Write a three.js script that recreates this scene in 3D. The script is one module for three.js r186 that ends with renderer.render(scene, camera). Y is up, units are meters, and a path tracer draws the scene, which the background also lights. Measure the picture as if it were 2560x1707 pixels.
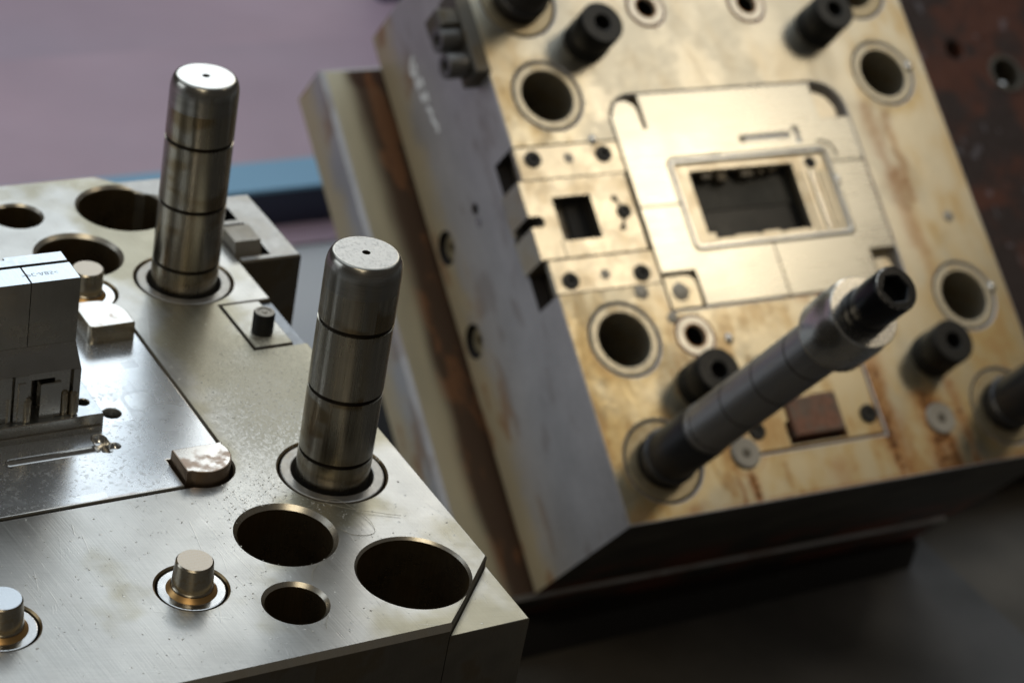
import * as THREE from 'three';
import { mergeGeometries, toCreasedNormals } from 'three/addons/utils/BufferGeometryUtils.js';
import { RectAreaLightUniformsLib } from 'three/addons/lights/RectAreaLightUniformsLib.js';
import { Brush, Evaluator, SUBTRACTION } from 'three-bvh-csg';

// ---------------------------------------------------------------- camera, lamps, exposure
const G = 0.47;                                   // height of the flat half's top face above the floor
const scene = new THREE.Scene();
const camera = new THREE.PerspectiveCamera(17.055, 1024 / 682, 0.05, 40);
const camX = new THREE.Vector3(0.8529, 0.1675, 0.4944), camF = new THREE.Vector3(0.50557, -0.50086, -0.70252);
camera.position.set(-0.5702, 0.68626 + G, 0.73104);
{
  const z = camF.clone().negate().normalize(), x = camX.clone().addScaledVector(z, -camX.dot(z)).normalize(), y = z.clone().cross(x);
  camera.quaternion.setFromRotationMatrix(new THREE.Matrix4().makeBasis(x, y, z));
}
camera.focus = 1.135;
camera.userData.fStop = 8;
scene.background = new THREE.Color(0.06, 0.056, 0.05);          // the dim hall beyond the lamps
RectAreaLightUniformsLib.init();
function areaLamp(name, pos, target, w, h, color, intensity) {
  const l = new THREE.RectAreaLight(new THREE.Color(...color), intensity, w, h);
  l.name = name; l.position.set(pos[0], pos[1] + G, pos[2]); l.lookAt(target[0], target[1] + G, target[2]); scene.add(l);
}
areaLamp('roof_light', [0.9, 3.5, -2.2], [0.9, 0, -2.0], 6.5, 4.2, [0.79, 0.9, 1], 0.95);
areaLamp('hall_window', [1.47, 2.62, -4.54], [-0.1, 0, -0.25], 2.1, 1.25, [0.83, 0.93, 1], 3.0);
areaLamp('yard_door', [2.72, 2.7, -4.0], [-0.1, 0, -0.25], 1.5, 1.25, [1, 0.94, 0.82], 2.7);
areaLamp('side_window', [-4.2, 1.7, -2.4], [0, 0, -0.3], 2.6, 2.2, [0.82, 0.91, 1], 2.0);
areaLamp('front_ceiling_lamp', [-1.35, 3.0, 1.25], [0, 0, -0.2], 1.5, 0.5, [1, 0.9, 0.7], 5.5);
areaLamp('rear_lamp', [-1.7, 2.6, 2.3], [-0.05, 0, -0.2], 0.35, 0.5, [1, 0.86, 0.62], 8);
{
  const l = new THREE.SpotLight(new THREE.Color(1, 0.87, 0.66), 2.15, 0, 0.27, 0.7); l.name = 'work_lamp'; l.shadow.radius = 13; l.castShadow = true;
  l.position.set(1.72, 1.96 + G, 0.05); l.target.position.set(0.5, -0.04 + G, -0.6); l.target.name = 'lamp_aim'; scene.add(l, l.target);
}
const renderer = new THREE.WebGLRenderer();
renderer.toneMapping = THREE.LinearToneMapping;
renderer.toneMappingExposure = 1;
renderer.shadowMap.enabled = true;

// ---------------------------------------------------------------- noise and textures
function rng(seed) { let a = seed >>> 0; return () => { a = (a + 0x6d2b79f5) | 0; let t = Math.imul(a ^ (a >>> 15), 1 | a); t = (t + Math.imul(t ^ (t >>> 7), 61 | t)) ^ t; return ((t ^ (t >>> 14)) >>> 0) / 4294967296; }; }
const hash = new Float32Array(65536); { const r = rng(7); for (let i = 0; i < 65536; i++) hash[i] = r(); }
function vn(x, y) {
  const ix = Math.floor(x), iy = Math.floor(y), fx = x - ix, fy = y - iy, s = fx * fx * (3 - 2 * fx), t = fy * fy * (3 - 2 * fy);
  const a = (ix & 255), b = ((ix + 1) & 255), c = (iy & 255) << 8, d = ((iy + 1) & 255) << 8;
  const p = hash[a + c], q = hash[b + c], u = hash[a + d], v = hash[b + d];
  return p + (q - p) * s + (u - p) * t + (p - q - u + v) * s * t;
}
function fbm(x, y, o = 4) { let s = 0, a = 0.5, n = 0; for (let i = 0; i < o; i++) { s += a * vn(x + i * 17.3, y + i * 9.1); n += a; a *= 0.5; x *= 2.03; y *= 2.03; } return s / n; }
const clamp = THREE.MathUtils.clamp, sst = THREE.MathUtils.smoothstep, mix = THREE.MathUtils.lerp;
const s8 = (x) => Math.round(255 * (x <= 0.0031308 ? 12.92 * x : 1.055 * Math.pow(Math.min(x, 1), 1 / 2.4) - 0.055));
// tex: [x0, y0, w, h] in metres; fn(x, y) -> { c: [r, g, b] linear, r: roughness, m: metalness, b: height 0..1 }
function surface(x0, y0, w, h, W, H, fn, extra = {}, bumpScale = 0) {
  const cd = new Uint8Array(W * H * 4), md = new Uint8Array(W * H * 4), bd = bumpScale ? new Uint8Array(W * H * 4) : null;
  for (let j = 0, k = 0; j < H; j++) for (let i = 0; i < W; i++, k += 4) {
    const o = fn(x0 + (i + 0.5) / W * w, y0 + (j + 0.5) / H * h);
    cd[k] = s8(o.c[0]); cd[k + 1] = s8(o.c[1]); cd[k + 2] = s8(o.c[2]); cd[k + 3] = 255;
    md[k] = 255; md[k + 1] = 255 * clamp(o.r, 0.02, 1); md[k + 2] = 255 * clamp(o.m, 0, 1); md[k + 3] = 255;
    if (bd) { bd[k] = bd[k + 1] = bd[k + 2] = 255 * clamp(o.b ?? 0.5, 0, 1); bd[k + 3] = 255; }
  }
  const T = (d, srgb) => { const t = new THREE.DataTexture(d, W, H); t.wrapS = t.wrapT = THREE.RepeatWrapping; t.magFilter = THREE.LinearFilter; if (srgb) t.colorSpace = THREE.SRGBColorSpace; t.repeat.set(1 / w, 1 / h); t.offset.set(-x0 / w, -y0 / h); t.needsUpdate = true; return t; };
  const mt = T(md, false);
  const m = new THREE.MeshPhysicalMaterial({ map: T(cd, true), roughnessMap: mt, metalnessMap: mt, roughness: 1, metalness: 1, ...extra });
  if (bd) { m.bumpMap = T(bd, false); m.bumpScale = bumpScale; }
  return m;
}
const flat = (c, r, m, extra = {}) => new THREE.MeshPhysicalMaterial({ color: new THREE.Color().setRGB(...c), roughness: r, metalness: m, ...extra });
const tint = (c, k) => [c[0] * k, c[1] * k, c[2] * k];
const mixc = (a, b, t) => [mix(a[0], b[0], t), mix(a[1], b[1], t), mix(a[2], b[2], t)];
const dots = (r, n, x0, y0, w, h, smin, smax) => Array.from({ length: n }, () => [x0 + r() * w, y0 + r() * h, smin + r() * r() * (smax - smin), r()]);

// generic machined steel, tiled every 0.12 m
const tiles = {};
function tile(key, srgb, fn) {
  if (tiles[key]) return tiles[key];
  const d = new Uint8Array(512 * 512 * 4);
  for (let j = 0, k = 0; j < 512; j++) for (let i = 0; i < 512; i++, k += 4) { const c = fn(i / 512, j / 512); for (let q = 0; q < 3; q++) d[k + q] = srgb ? s8(c[q]) : 255 * clamp(c[q], 0, 1); d[k + 3] = 255; }
  const t = new THREE.DataTexture(d, 512, 512); t.wrapS = t.wrapT = THREE.RepeatWrapping; t.magFilter = THREE.LinearFilter; if (srgb) t.colorSpace = THREE.SRGBColorSpace; t.repeat.set(1 / 0.12, 1 / 0.12); t.needsUpdate = true; return tiles[key] = t;
}
function steel(base, rough, metal, seed, grainAmp = 0.06, spot = 0.2) {
  const s = seed % 4 + 1, sp = Math.round(spot * 5) / 5, ga = grainAmp > 0.15 ? 0.24 : 0.08;
  const map = tile(`c${s}_${sp}_${ga}`, true, (X, Y) => { const f = fbm(X * 8 + s, Y * 8, 4), g = vn(X * 256 + s, Y * 16), e = (0.86 + 0.3 * f + ga * (g - 0.5)) * 0.85, k = sp * sst(f, 0.5, 0.75); return [e * (1 - 0.25 * k), e * (1 - 0.38 * k), e * (1 - 0.58 * k)]; });
  const rm = tile(`r${s}`, false, (X, Y) => { const f = fbm(X * 8 + s, Y * 8, 4), k = vn(X * 64, Y * 64 + s), v = 0.75 + 0.3 * (f - 0.5) + 0.15 * (k - 0.5); return [1, v, 1]; });
  return new THREE.MeshPhysicalMaterial({ color: new THREE.Color().setRGB(...tint(base, 1 / 0.85)), map, roughnessMap: rm, roughness: Math.min(1, rough / 0.75), metalness: metal });
}
const M = {
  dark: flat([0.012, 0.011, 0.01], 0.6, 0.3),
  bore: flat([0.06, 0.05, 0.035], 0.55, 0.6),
  steel: steel([0.56, 0.54, 0.5], 0.3, 1, 1),
  polished: steel([0.62, 0.61, 0.59], 0.16, 1, 2, 0.03, 0.05),
  pinTop: steel([0.62, 0.6, 0.57], 0.3, 1, 3),
  pinSide: steel([0.42, 0.38, 0.31], 0.22, 1, 4, 0.1, 0.5),
  coreSteel: steel([0.47, 0.45, 0.41], 0.25, 1, 5, 0.12, 0.25),
  coreTop: steel([0.5, 0.53, 0.56], 0.3, 1, 6, 0.08, 0),
  side: steel([0.16, 0.145, 0.12], 0.55, 0.8, 8, 0.06, 0.5),
  dusty: steel([0.4, 0.37, 0.32], 0.55, 0.55, 9),
  oxide: steel([0.016, 0.0155, 0.0145], 0.42, 0.5, 10, 0.1, 0),
  glossBlack: flat([0.012, 0.012, 0.013], 0.2, 0.5),
  rust: steel([0.2, 0.09, 0.04], 0.8, 0.1, 11, 0.1, 0.2),
  copper: surface(0, 0, 0.08, 0.08, 512, 512, (x, y) => { const f = fbm(x * 90, y * 90, 5), g = fbm(x * 700, y * 300, 3); return { c: mixc([0.2, 0.14, 0.105], [0.26, 0.13, 0.085], sst(f, 0.4, 0.65)).map((q) => q * (0.65 + 0.7 * g)), r: 0.5 + 0.2 * g, m: 0.5 }; }),
  warmSteel: steel([0.6, 0.54, 0.43], 0.36, 0.95, 13, 0.06, 0.3),
  chrome: steel([0.66, 0.65, 0.63], 0.2, 1, 14, 0.03, 0),
  groove: flat([0.035, 0.025, 0.016], 0.7, 0.3),
  chalk: flat([0.92, 0.9, 0.87], 0.9, 0),
};

// ---------------------------------------------------------------- geometry helpers
const creased = (g, a) => { g.scale(1000, 1000, 1000); const c = toCreasedNormals(g, a); c.scale(0.001, 0.001, 0.001); return c; };   // the helper welds corners closer than 1/100 unit
const P = (pts) => { const s = new THREE.Shape(); pts.forEach((p, i) => (i ? s.lineTo(...p) : s.moveTo(...p))); s.closePath(); return s; };
function holeAt(x, y, r) { const h = new THREE.Path(); h.absarc(x, y, r, 0, Math.PI * 2, true); return h; }
function holePoly(pts) { const h = new THREE.Path(); pts.forEach((p, i) => (i ? h.lineTo(...p) : h.moveTo(...p))); h.closePath(); return h; }
function rect(x0, y0, x1, y1) { return [[x0, y0], [x1, y0], [x1, y1], [x0, y1]]; }
function rounded(x0, y0, x1, y1, r) {            // r: one radius, or four (lower left, lower right, upper right, upper left)
  const q = Array.isArray(r) ? r : [r, r, r, r], out = [], c = [[x0, y0, 180], [x1, y0, 270], [x1, y1, 0], [x0, y1, 90]];
  c.forEach(([x, y, a], i) => {
    const R = q[i]; if (!R) { out.push([x, y]); return; }
    const cx = i === 0 || i === 3 ? x + R : x - R, cy = i < 2 ? y + R : y - R;
    for (let k = 0; k <= 8; k++) { const t = (a + k * 90 / 8) * Math.PI / 180; out.push([cx + R * Math.cos(t), cy + R * Math.sin(t)]); }
  });
  return out;
}
// a plate from z0 up to z1 with chamfered or rounded edges
function plate(shape, z0, z1, bevel = 0.0008, seg = 2, curve = 40) {
  if (Array.isArray(shape)) shape = P(shape);
  const d = z1 - z0, g = new THREE.ExtrudeGeometry(shape, { depth: bevel ? d - 2 * bevel : d, bevelEnabled: !!bevel, bevelSize: bevel, bevelThickness: bevel, bevelOffset: -bevel, bevelSegments: seg, curveSegments: curve });
  g.translate(0, 0, z0 + (bevel || 0));
  const c = creased(g, 0.6), q = c.attributes.position, n = c.attributes.normal, caps = c.groups[0];   // flat faces stay flat, only edges are rounded
  for (let i = caps.start; i < caps.start + caps.count; i += 3) { const s = q.getZ(i) > (z0 + z1) / 2 ? 1 : -1; for (let k = 0; k < 3; k++) n.setXYZ(i + k, 0, 0, s); }
  return c;
}
function box(x0, y0, z0, x1, y1, z1, bevel = 0.0006) { return plate(rect(x0, y0, x1, y1), z0, z1, bevel, 1); }
function lathe(pts, seg = 64) {                   // [radius, height] from bottom to top, axis z
  const g = new THREE.LatheGeometry(pts.map((p) => new THREE.Vector2(...p)), seg); g.rotateX(Math.PI / 2);
  const n = g.toNonIndexed(); return creased(n, 0.6);
}
function hexa(b, t) {                             // frustum between two rectangles [x0, y0, x1, y1, z]
  const v = [[b[0], b[1], b[4]], [b[2], b[1], b[4]], [b[2], b[3], b[4]], [b[0], b[3], b[4]], [t[0], t[1], t[4]], [t[2], t[1], t[4]], [t[2], t[3], t[4]], [t[0], t[3], t[4]]];
  const q = [[0, 1, 5, 4], [1, 2, 6, 5], [2, 3, 7, 6], [3, 0, 4, 7], [4, 5, 6, 7], [3, 2, 1, 0]], p = [], uv = [];
  for (const [a, b2, c, d] of q) for (const i of [a, b2, c, a, c, d]) { p.push(...v[i]); uv.push(v[i][0], v[i][2] + v[i][1]); }
  const g = new THREE.BufferGeometry(); g.setAttribute('position', new THREE.Float32BufferAttribute(p, 3)); g.setAttribute('uv', new THREE.Float32BufferAttribute(uv, 2)); g.computeVertexNormals(); return g;
}
const strip = (g) => { const n = g.index ? g.toNonIndexed() : g; n.clearGroups(); for (const k of Object.keys(n.attributes)) if (!['position', 'normal', 'uv'].includes(k)) n.deleteAttribute(k); return n; };
const join = (...gs) => mergeGeometries(gs.map(strip));
const at = (g, x, y, z) => g.translate(x, y, z);
const ev = new Evaluator(); ev.attributes = ['position', 'normal', 'uv']; ev.useGroups = true;
function carve(geo, mats, cutters, cutMat) {      // cutters: geometries
  let b = new Brush(geo, mats); b.updateMatrixWorld();
  for (const c of cutters) { c.clearGroups?.(); const k = new Brush(c.index ? c.toNonIndexed() : c, cutMat); k.updateMatrixWorld(); b = ev.evaluate(b, k, SUBTRACTION); }
  const m = new THREE.Mesh(b.geometry, b.material); return m;
}
function regroup(g, pick) {                       // gives the edge faces that pick(position, normal, first corner) chooses a third material
  const at3 = (n) => g.attributes[n], cap = g.groups[0], rest = g.groups[1], low = [], other = [];
  for (let i = rest.start; i < rest.start + rest.count; i += 3) (pick(at3('position'), at3('normal'), i) ? low : other).push(i, i + 1, i + 2);
  const order = [...Array.from({ length: cap.count }, (_, i) => cap.start + i), ...other, ...low], o = new THREE.BufferGeometry();
  for (const n of ['position', 'normal', 'uv']) { const q = at3(n), d = new Float32Array(order.length * q.itemSize); order.forEach((v, i) => { for (let c = 0; c < q.itemSize; c++) d[i * q.itemSize + c] = q.getComponent(v, c); }); o.setAttribute(n, new THREE.BufferAttribute(d, q.itemSize)); }
  o.addGroup(0, cap.count, 0); o.addGroup(cap.count, other.length, 1); o.addGroup(cap.count + other.length, low.length, 2); return o;
}
const used = {};
function nm(n) { const k = used[n] = (used[n] ?? -1) + 1; return k ? `${n}_${String(k).padStart(3, '0')}` : n; }
function part(name, geo, mat, parent, label) {
  const m = geo.isMesh ? geo : new THREE.Mesh(geo, mat); m.name = nm(name); m.castShadow = m.receiveShadow = true;
  if (label) m.userData.label = label; parent.add(m); return m;
}
function thing(name, label, category) { const g = new THREE.Group(); g.name = nm(name); g.userData = { label, category }; scene.add(g); return g; }
function struct(name, geo, mat) { const m = new THREE.Mesh(geo, mat); m.name = name; m.userData.kind = 'structure'; m.receiveShadow = true; scene.add(m); return m; }
function capScrew(r, h, hex, round = 0.0008) {    // socket head, base at z = 0
  const s = new THREE.Shape(); s.absarc(0, 0, r, 0, Math.PI * 2);
  s.holes.push(holePoly(Array.from({ length: 6 }, (_, i) => [hex * Math.cos(-i * Math.PI / 3), hex * Math.sin(-i * Math.PI / 3)])));
  return plate(s, 0, h, round, 3, 24);
}
function disc(r, z) { const g = new THREE.CircleGeometry(r, 40); g.translate(0, 0, z); return g; }

// ---------------------------------------------------------------- the place: floor, beam
const floorMat = surface(0, 0, 1.6, 1.6, 512, 512, (x, y) => { const f = fbm(x * 5, y * 5, 5); return { c: tint([0.42, 0.44, 0.47], 0.8 + 0.4 * f), r: 0.5, m: 0 }; });
const mauveMat = surface(0, 0, 1.6, 1.6, 512, 512, (x, y) => { const f = fbm(x * 3, y * 3, 4); return { c: tint(mixc([0.40, 0.315, 0.395], [0.45, 0.305, 0.37], f), 0.86 + 0.28 * fbm(x * 7 + 3, y * 7, 5)), r: 0.5, m: 0 }; });
const matMat = surface(0, 0, 0.8, 0.8, 512, 512, (x, y) => { const f = fbm(x * 10, y * 10, 5); return { c: tint(mixc([0.085, 0.074, 0.06], [0.085, 0.084, 0.086], sst(x, 0.4, 0.6)), 0.35 + 1.3 * f), r: 0.7, m: 0 }; });
function sheet(x0, z0, x1, z1, y) { const g = new THREE.PlaneGeometry(x1 - x0, z1 - z0); g.rotateX(-Math.PI / 2); g.translate((x0 + x1) / 2, y, (z0 + z1) / 2); const p = g.attributes.position, u = g.attributes.uv; for (let i = 0; i < p.count; i++) u.setXY(i, p.getX(i), -p.getZ(i)); return g; }
struct('floor', sheet(-8, -8, 8, 6, 0), floorMat);
struct('painted_floor', sheet(-8, -8, 8, -1.12, 0.003), mauveMat);
struct('floor_mat', sheet(-1.2, -0.62, 2.2, 2, 0.004), matMat);
{
  const t = thing('floor_beam', 'light blue painted steel beam lying on the mauve floor behind the flat mould half', 'beam');
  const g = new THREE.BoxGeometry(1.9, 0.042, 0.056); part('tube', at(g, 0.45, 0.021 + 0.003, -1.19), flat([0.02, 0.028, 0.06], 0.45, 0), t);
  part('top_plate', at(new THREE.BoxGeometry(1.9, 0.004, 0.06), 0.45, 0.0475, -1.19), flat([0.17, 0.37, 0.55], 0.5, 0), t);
  const p = thing('floor_post', 'dark blue post standing on the mauve floor behind the top of the tilted half', 'post');
  part('column', at(new THREE.BoxGeometry(0.05, 0.5, 0.05), 0.905, 0.253, -1.74), flat([0.03, 0.04, 0.12], 0.5, 0), p);
  part('foot', at(new THREE.BoxGeometry(0.09, 0.008, 0.09), 0.905, 0.007, -1.74), flat([0.03, 0.04, 0.12], 0.5, 0), p);
}

// ---------------------------------------------------------------- flat mould half (x right along the front edge, y back, z up from the top face)
const A = thing('flat_mold_half', 'flat steel mould half with two upright guide pillars and a core block on its insert', 'injection mould');
A.position.set(0, G, 0); A.rotation.x = -Math.PI / 2;
{
  const r1 = rng(21), specks = dots(r1, 1100, -0.3, 0, 0.3, 0.49, 0.00025, 0.0009);
  const scv = document.createElement('canvas'); scv.width = 1280; scv.height = 2048; const SX = scv.getContext('2d'); SX.fillStyle = '#000'; SX.fillRect(0, 0, 1280, 2048);
  for (let i = 0; i < 420; i++) { const x = r1() * 1280, y = r1() * 2048, l = 12 + r1() * r1() * 150, t = r1() < 0.7 ? 1.2 + 0.5 * r1() : r1() * 3.14; SX.strokeStyle = `rgba(255,255,255,${0.25 + 0.6 * r1()})`; SX.lineWidth = 0.7 + 0.9 * r1(); SX.beginPath(); SX.moveTo(x, y); SX.quadraticCurveTo(x + l * 0.5 * Math.cos(t) + 4 * r1(), y + l * 0.5 * Math.sin(t), x + l * Math.cos(t), y + l * Math.sin(t)); SX.stroke(); }
  const sdat = SX.getImageData(0, 0, 1280, 2048).data, scr = (x, y) => sdat[(clamp(Math.floor(y / 0.49 * 2048), 0, 2047) * 1280 + clamp(Math.floor((x + 0.3) / 0.3 * 1280), 0, 1279)) * 4] / 255;
  const gridN = 64, grid = new Map();
  specks.forEach((s) => { const k = Math.floor((s[0] + 0.3) * 200) + 1000 * Math.floor(s[1] * 200); if (!grid.has(k)) grid.set(k, []); grid.get(k).push(s); });
  const topMat = surface(-0.3, 0, 0.3, 0.49, 1280, 2048, (x, y) => {
    const f = fbm(x * 22 + 3, y * 22, 5), f2 = fbm(x * 70, y * 70 + 9, 4), g = vn(x * 2600 + y * 300, y * 45), g2 = vn(x * 900 + y * 2400, y * 60 + x * 200);
    let c = tint([0.45, 0.44, 0.415], 0.8 + 0.32 * f + 0.13 * (g - 0.5) + 0.09 * (g2 - 0.5)), r = 0.33 + 0.1 * (f2 - 0.5) + 0.05 * (g - 0.5), m = 0.88, b = 0.5 + 0.1 * (g - 0.5) + 0.1 * (f2 - 0.5);
    const oil = sst(fbm(x * 17 + 40, y * 17 + 7, 5) + 0.08 * (f2 - 0.5), 0.46, 0.66); c = mixc(c, [c[0] * 0.74, c[1] * 0.68, c[2] * 0.5], oil * 0.85); r += 0.04 * oil;
    const sk = scr(x, y); c = mixc(c, [0.62, 0.6, 0.56], sk * 0.45); r += 0.08 * sk; b += 0.25 * sk;
    // dried residue beside the pad
    const dx = (x + 0.044 - (y - 0.215) * 0.25) / 0.034, dy = (y - 0.215) / 0.058, res = Math.exp(-(dx * dx + dy * dy)), sp = fbm(x * 1300, y * 1100, 3), k = clamp(res * 1.4 * (0.3 + 0.75 * sst(sp + 0.15 * res, 0.4, 0.7)), 0, 1);
    c = mixc(c, [0.8, 0.75, 0.6], k * 0.8); r = mix(r, 0.75, k); m = mix(m, 0.2, k * 0.85); b += 0.35 * k;
    // powder scattered in front of it
    const p2 = Math.exp(-(((x + 0.085) / 0.03) ** 2 + ((y - 0.12) / 0.035) ** 2)) * sst(vn(x * 800, y * 800), 0.72, 0.9); c = mixc(c, [0.55, 0.53, 0.48], p2 * 0.7); m = mix(m, 0.4, p2 * 0.7); b += 0.3 * p2;
    const gx = Math.floor((x + 0.3) * 200), gy = Math.floor(y * 200), cell = grid.get(gx + 1000 * gy);
    if (cell) for (const s of cell) { const d = Math.hypot(x - s[0], (y - s[1]) * (1 + s[3])); if (d < s[2]) { const q = 1 - sst(d / s[2], 0.6, 1); c = mixc(c, s[3] < 0.75 ? [0.78, 0.76, 0.7] : [0.12, 0.1, 0.07], q * 0.8); m = mix(m, 0.4, q); b = mix(b, s[3] < 0.75 ? 1 : 0, q); } }
    return { c, r, m, b };
  }, {}, 0.00022);
  const holes = [[-0.0441, 0.0452, 0.029], [-0.0931, 0.0936, 0.0248], [-0.1126, 0.0407, 0.0153], [-0.0441, 0.4382, 0.0285], [-0.0931, 0.388, 0.0248], [-0.1124, 0.4418, 0.0148],
    [-0.0445, 0.1384, 0.0294], [-0.0424, 0.3462, 0.0294], [-0.1565, 0.0674, 0.0181], [-0.2533, 0.0668, 0.0181], [-0.105, 0.345, 0.0183]];
  const outline = [[-0.36, 0], [-0.0468, 0], [0, 0.0462], [0, 0.262], [-0.0338, 0.262], [-0.0338, 0.3130], [0, 0.3130], [0, 0.4345], [-0.0478, 0.4815], [-0.36, 0.4815]];
  const s = P(outline); for (const h of holes) s.holes.push(holeAt(...h));
  const pocket = [[-0.345, 0.1455]]; for (let k = 0; k <= 14; k++) { const t = (-121 + k * 10) * Math.PI / 180; pocket.push([-0.112 + 0.0186 * Math.cos(t), 0.162 + 0.0186 * Math.sin(t)]); } pocket.push([-0.0928, 0.172], [-0.0928, 0.3195], [-0.345, 0.3195]);
  s.holes.push(holePoly(pocket.reverse()));
  const g = plate(s, -0.13, 0, 0.001, 1, 48);
  const rim = steel([0.58, 0.54, 0.46], 0.3, 1, 51, 0.35, 0.6);
  const sinks = holes.slice(0, 8).map(([x, y, r], i) => { const d = [0.0014, 0.0024, 0.0019, 0.002, 0.0024, 0.0015, 0.001, 0.001][i]; const c = new THREE.CylinderGeometry(r + d + 0.001, r - 0.001, d + 0.002, 72); c.rotateX(Math.PI / 2); return c.translate(x, y, -d / 2); });
  sinks.push(new THREE.BoxGeometry(0.5, 0.0042, 0.0042).rotateX(Math.PI / 4).translate(-0.2, 0, 0));
  const bored = regroup(g, (p, n, i) => holes.some(([x, y, r]) => Math.hypot(p.getX(i) - x, p.getY(i) - y) < r + 0.0005));
  part('top_plate', carve(bored, [topMat, M.side, steel([0.34, 0.27, 0.17], 0.3, 0.95, 52, 0.3, 0.6)], sinks, rim), null, A);
  part('corner_step', plate([[-0.0463, 0], [0, 0], [0, 0.0457]], -0.13, -0.0062, 0.0006), [topMat, M.side], A, 'lowered triangular corner ledge');
  part('corner_step', plate([[0, 0.4352], [0, 0.4815], [-0.0471, 0.4815]], -0.13, -0.0062, 0.0006), [M.blockTop ?? (M.blockTop = steel([0.42, 0.41, 0.39], 0.42, 0.7, 72, 0.06, 0.15)), M.side], A);
  part('base_plate', box(-0.36, -0.004, -0.4, 0.004, 0.486, -0.135, 0.002), M.side, A);
  // bushings round the pillars, seats round the pins
  const pillarMat = surface(0, 0, 1, 0.16, 512, 1024, (u, y) => {
    const st = vn(u * 300, y * 30), st2 = vn(u * 90, y * 8), band = fbm(1.5, y * 55, 3), blot = fbm(u * 12, y * 40, 4);
    let c = tint([0.42, 0.385, 0.315], 0.7 + 0.36 * band + 0.26 * (st - 0.5) + 0.2 * (st2 - 0.5));
    const br = sst(fbm(u * 4 + 5, y * 70 + 3, 3), 0.5, 0.66); c = mixc(c, [0.24, 0.18, 0.1], br * 0.85);
    let r = 0.25 + 0.1 * (blot - 0.4) + 0.05 * (st - 0.5); for (const z of [0.0155, 0.0555, 0.0965]) if (Math.abs(y - z) < 0.0011) { c = [0.05, 0.04, 0.028]; r = 0.45; }
    if (y > 0.117) { c = tint([0.36, 0.34, 0.3], 0.8 + 0.3 * vn(u * 12, y * 2500)); r = 0.27; }
    return { c, r, m: 1 };
  }, { anisotropy: 0.6, anisotropyRotation: Math.PI / 2 });
  const profile = [];
  const gr = (z) => profile.push([0.02, z - 0.0012], [0.0189, z - 0.0009], [0.0187, z], [0.0189, z + 0.0009], [0.02, z + 0.0012]);
  profile.push([0.0196, -0.06], [0.0196, 0.003], [0.0201, 0.006], [0.0201, 0.0125]); gr(0.0155); gr(0.0555); gr(0.0965); profile.push([0.02, 0.117]);
  for (let k = 0; k <= 10; k++) { const t = k * 9 * Math.PI / 180; profile.push([0.0166 + 0.0034 * Math.cos(t), 0.1256 + 0.0092 * Math.sin(t)]); }
  profile.push([0.0160, 0.1348]);
  const ringG = plate((() => { const q = new THREE.Shape(); q.absarc(0, 0, 0.0283, 0, Math.PI * 2); q.holes.push(holeAt(0, 0, 0.0222)); return q; })(), -0.06, -0.0004, 0.0008, 2, 48);
  for (const [x, y, lab, rg] of [[-0.0445, 0.1384, 'nearer guide pillar with scratched grey top', 0], [-0.0424, 0.3462, 'farther guide pillar with bright top', 1]]) {
    part('bushing', ringG.clone().translate(x, y, 0), M.bushA ?? (M.bushA = steel([0.34, 0.32, 0.29], 0.38, 0.8, 81, 0.08, 0.3)), A);
    const lg = lathe(profile, 96), uv = lg.attributes.uv, ps = lg.attributes.position;
    for (let i = 0; i < uv.count; i++) uv.setXY(i, (uv.getX(i) + rg * 0.37) % 1.0001, ps.getZ(i));
    const pm = part('guide_pillar', lg.translate(x, y, 0), pillarMat, A, lab);
    const sh = new THREE.Shape(); sh.absarc(0, 0, 0.0163, 0, Math.PI * 2); sh.holes.push(holeAt(0, 0, 0.0022));
    const topG = new THREE.ShapeGeometry(sh, 40); part('end_face', topG.translate(x, y, 0.13481), rg ? M.pillarTopB ?? (M.pillarTopB = steel([0.7, 0.69, 0.67], 0.38, 1, 31, 0.03, 0)) : M.pillarTopA ?? (M.pillarTopA = surface(0, 0, 0.03, 0.03, 512, 512, (a, b) => { const f = fbm(a * 300, b * 300, 4), sc = sst(fbm(a * 1900 + 4, b * 1100 + a * 900, 3), 0.64, 0.72); return { c: mixc(tint([0.44, 0.43, 0.41], 0.88 + 0.24 * f), [0.16, 0.15, 0.14], sc * 0.3), r: 0.36 + 0.1 * f, m: 0.95, b: 0.6 - 0.3 * sc + 0.06 * f }; }, {}, 0.0001)), pm);
    const cup = new THREE.CylinderGeometry(0.00225, 0.0018, 0.008, 24, 1, true).rotateX(Math.PI / 2).translate(x, y, 0.1307); part('centre_hole', join(cup, disc(0.002, 0.1276).translate(x, y, 0)), M.bore, pm).material = Object.assign(M.bore.clone(), { side: THREE.DoubleSide });
  }
  for (const [x, y, rt, rb, h, lab] of [[-0.1565, 0.0674, 0.0094, 0.0106, 0.0166, 'tapered pin with rust at its foot'], [-0.2533, 0.0668, 0.0094, 0.0106, 0.0166, 'tapered pin cut by the picture edge'], [-0.105, 0.345, 0.0094, 0.0098, 0.0166, 'pin behind the core block']]) {
    const seat = plate((() => { const q = new THREE.Shape(); q.absarc(0, 0, 0.0171, 0, Math.PI * 2); return q; })(), -0.05, -0.0009, 0.0006, 2, 48);
    part('pin_seat', seat.translate(x, y, 0), M.polished, A);
    const pin = lathe([[rb, -0.0012], [rb, 0.0022], [rb - 0.0004, 0.0026], [rb - 0.0005, 0.0034], [rb - 0.0002, 0.0038], [rt, h - 0.0008], [rt - 0.0008, h]], 64);
    const pp = part('locating_pin', pin.translate(x, y, 0), M.pinSide, A, lab);
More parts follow.
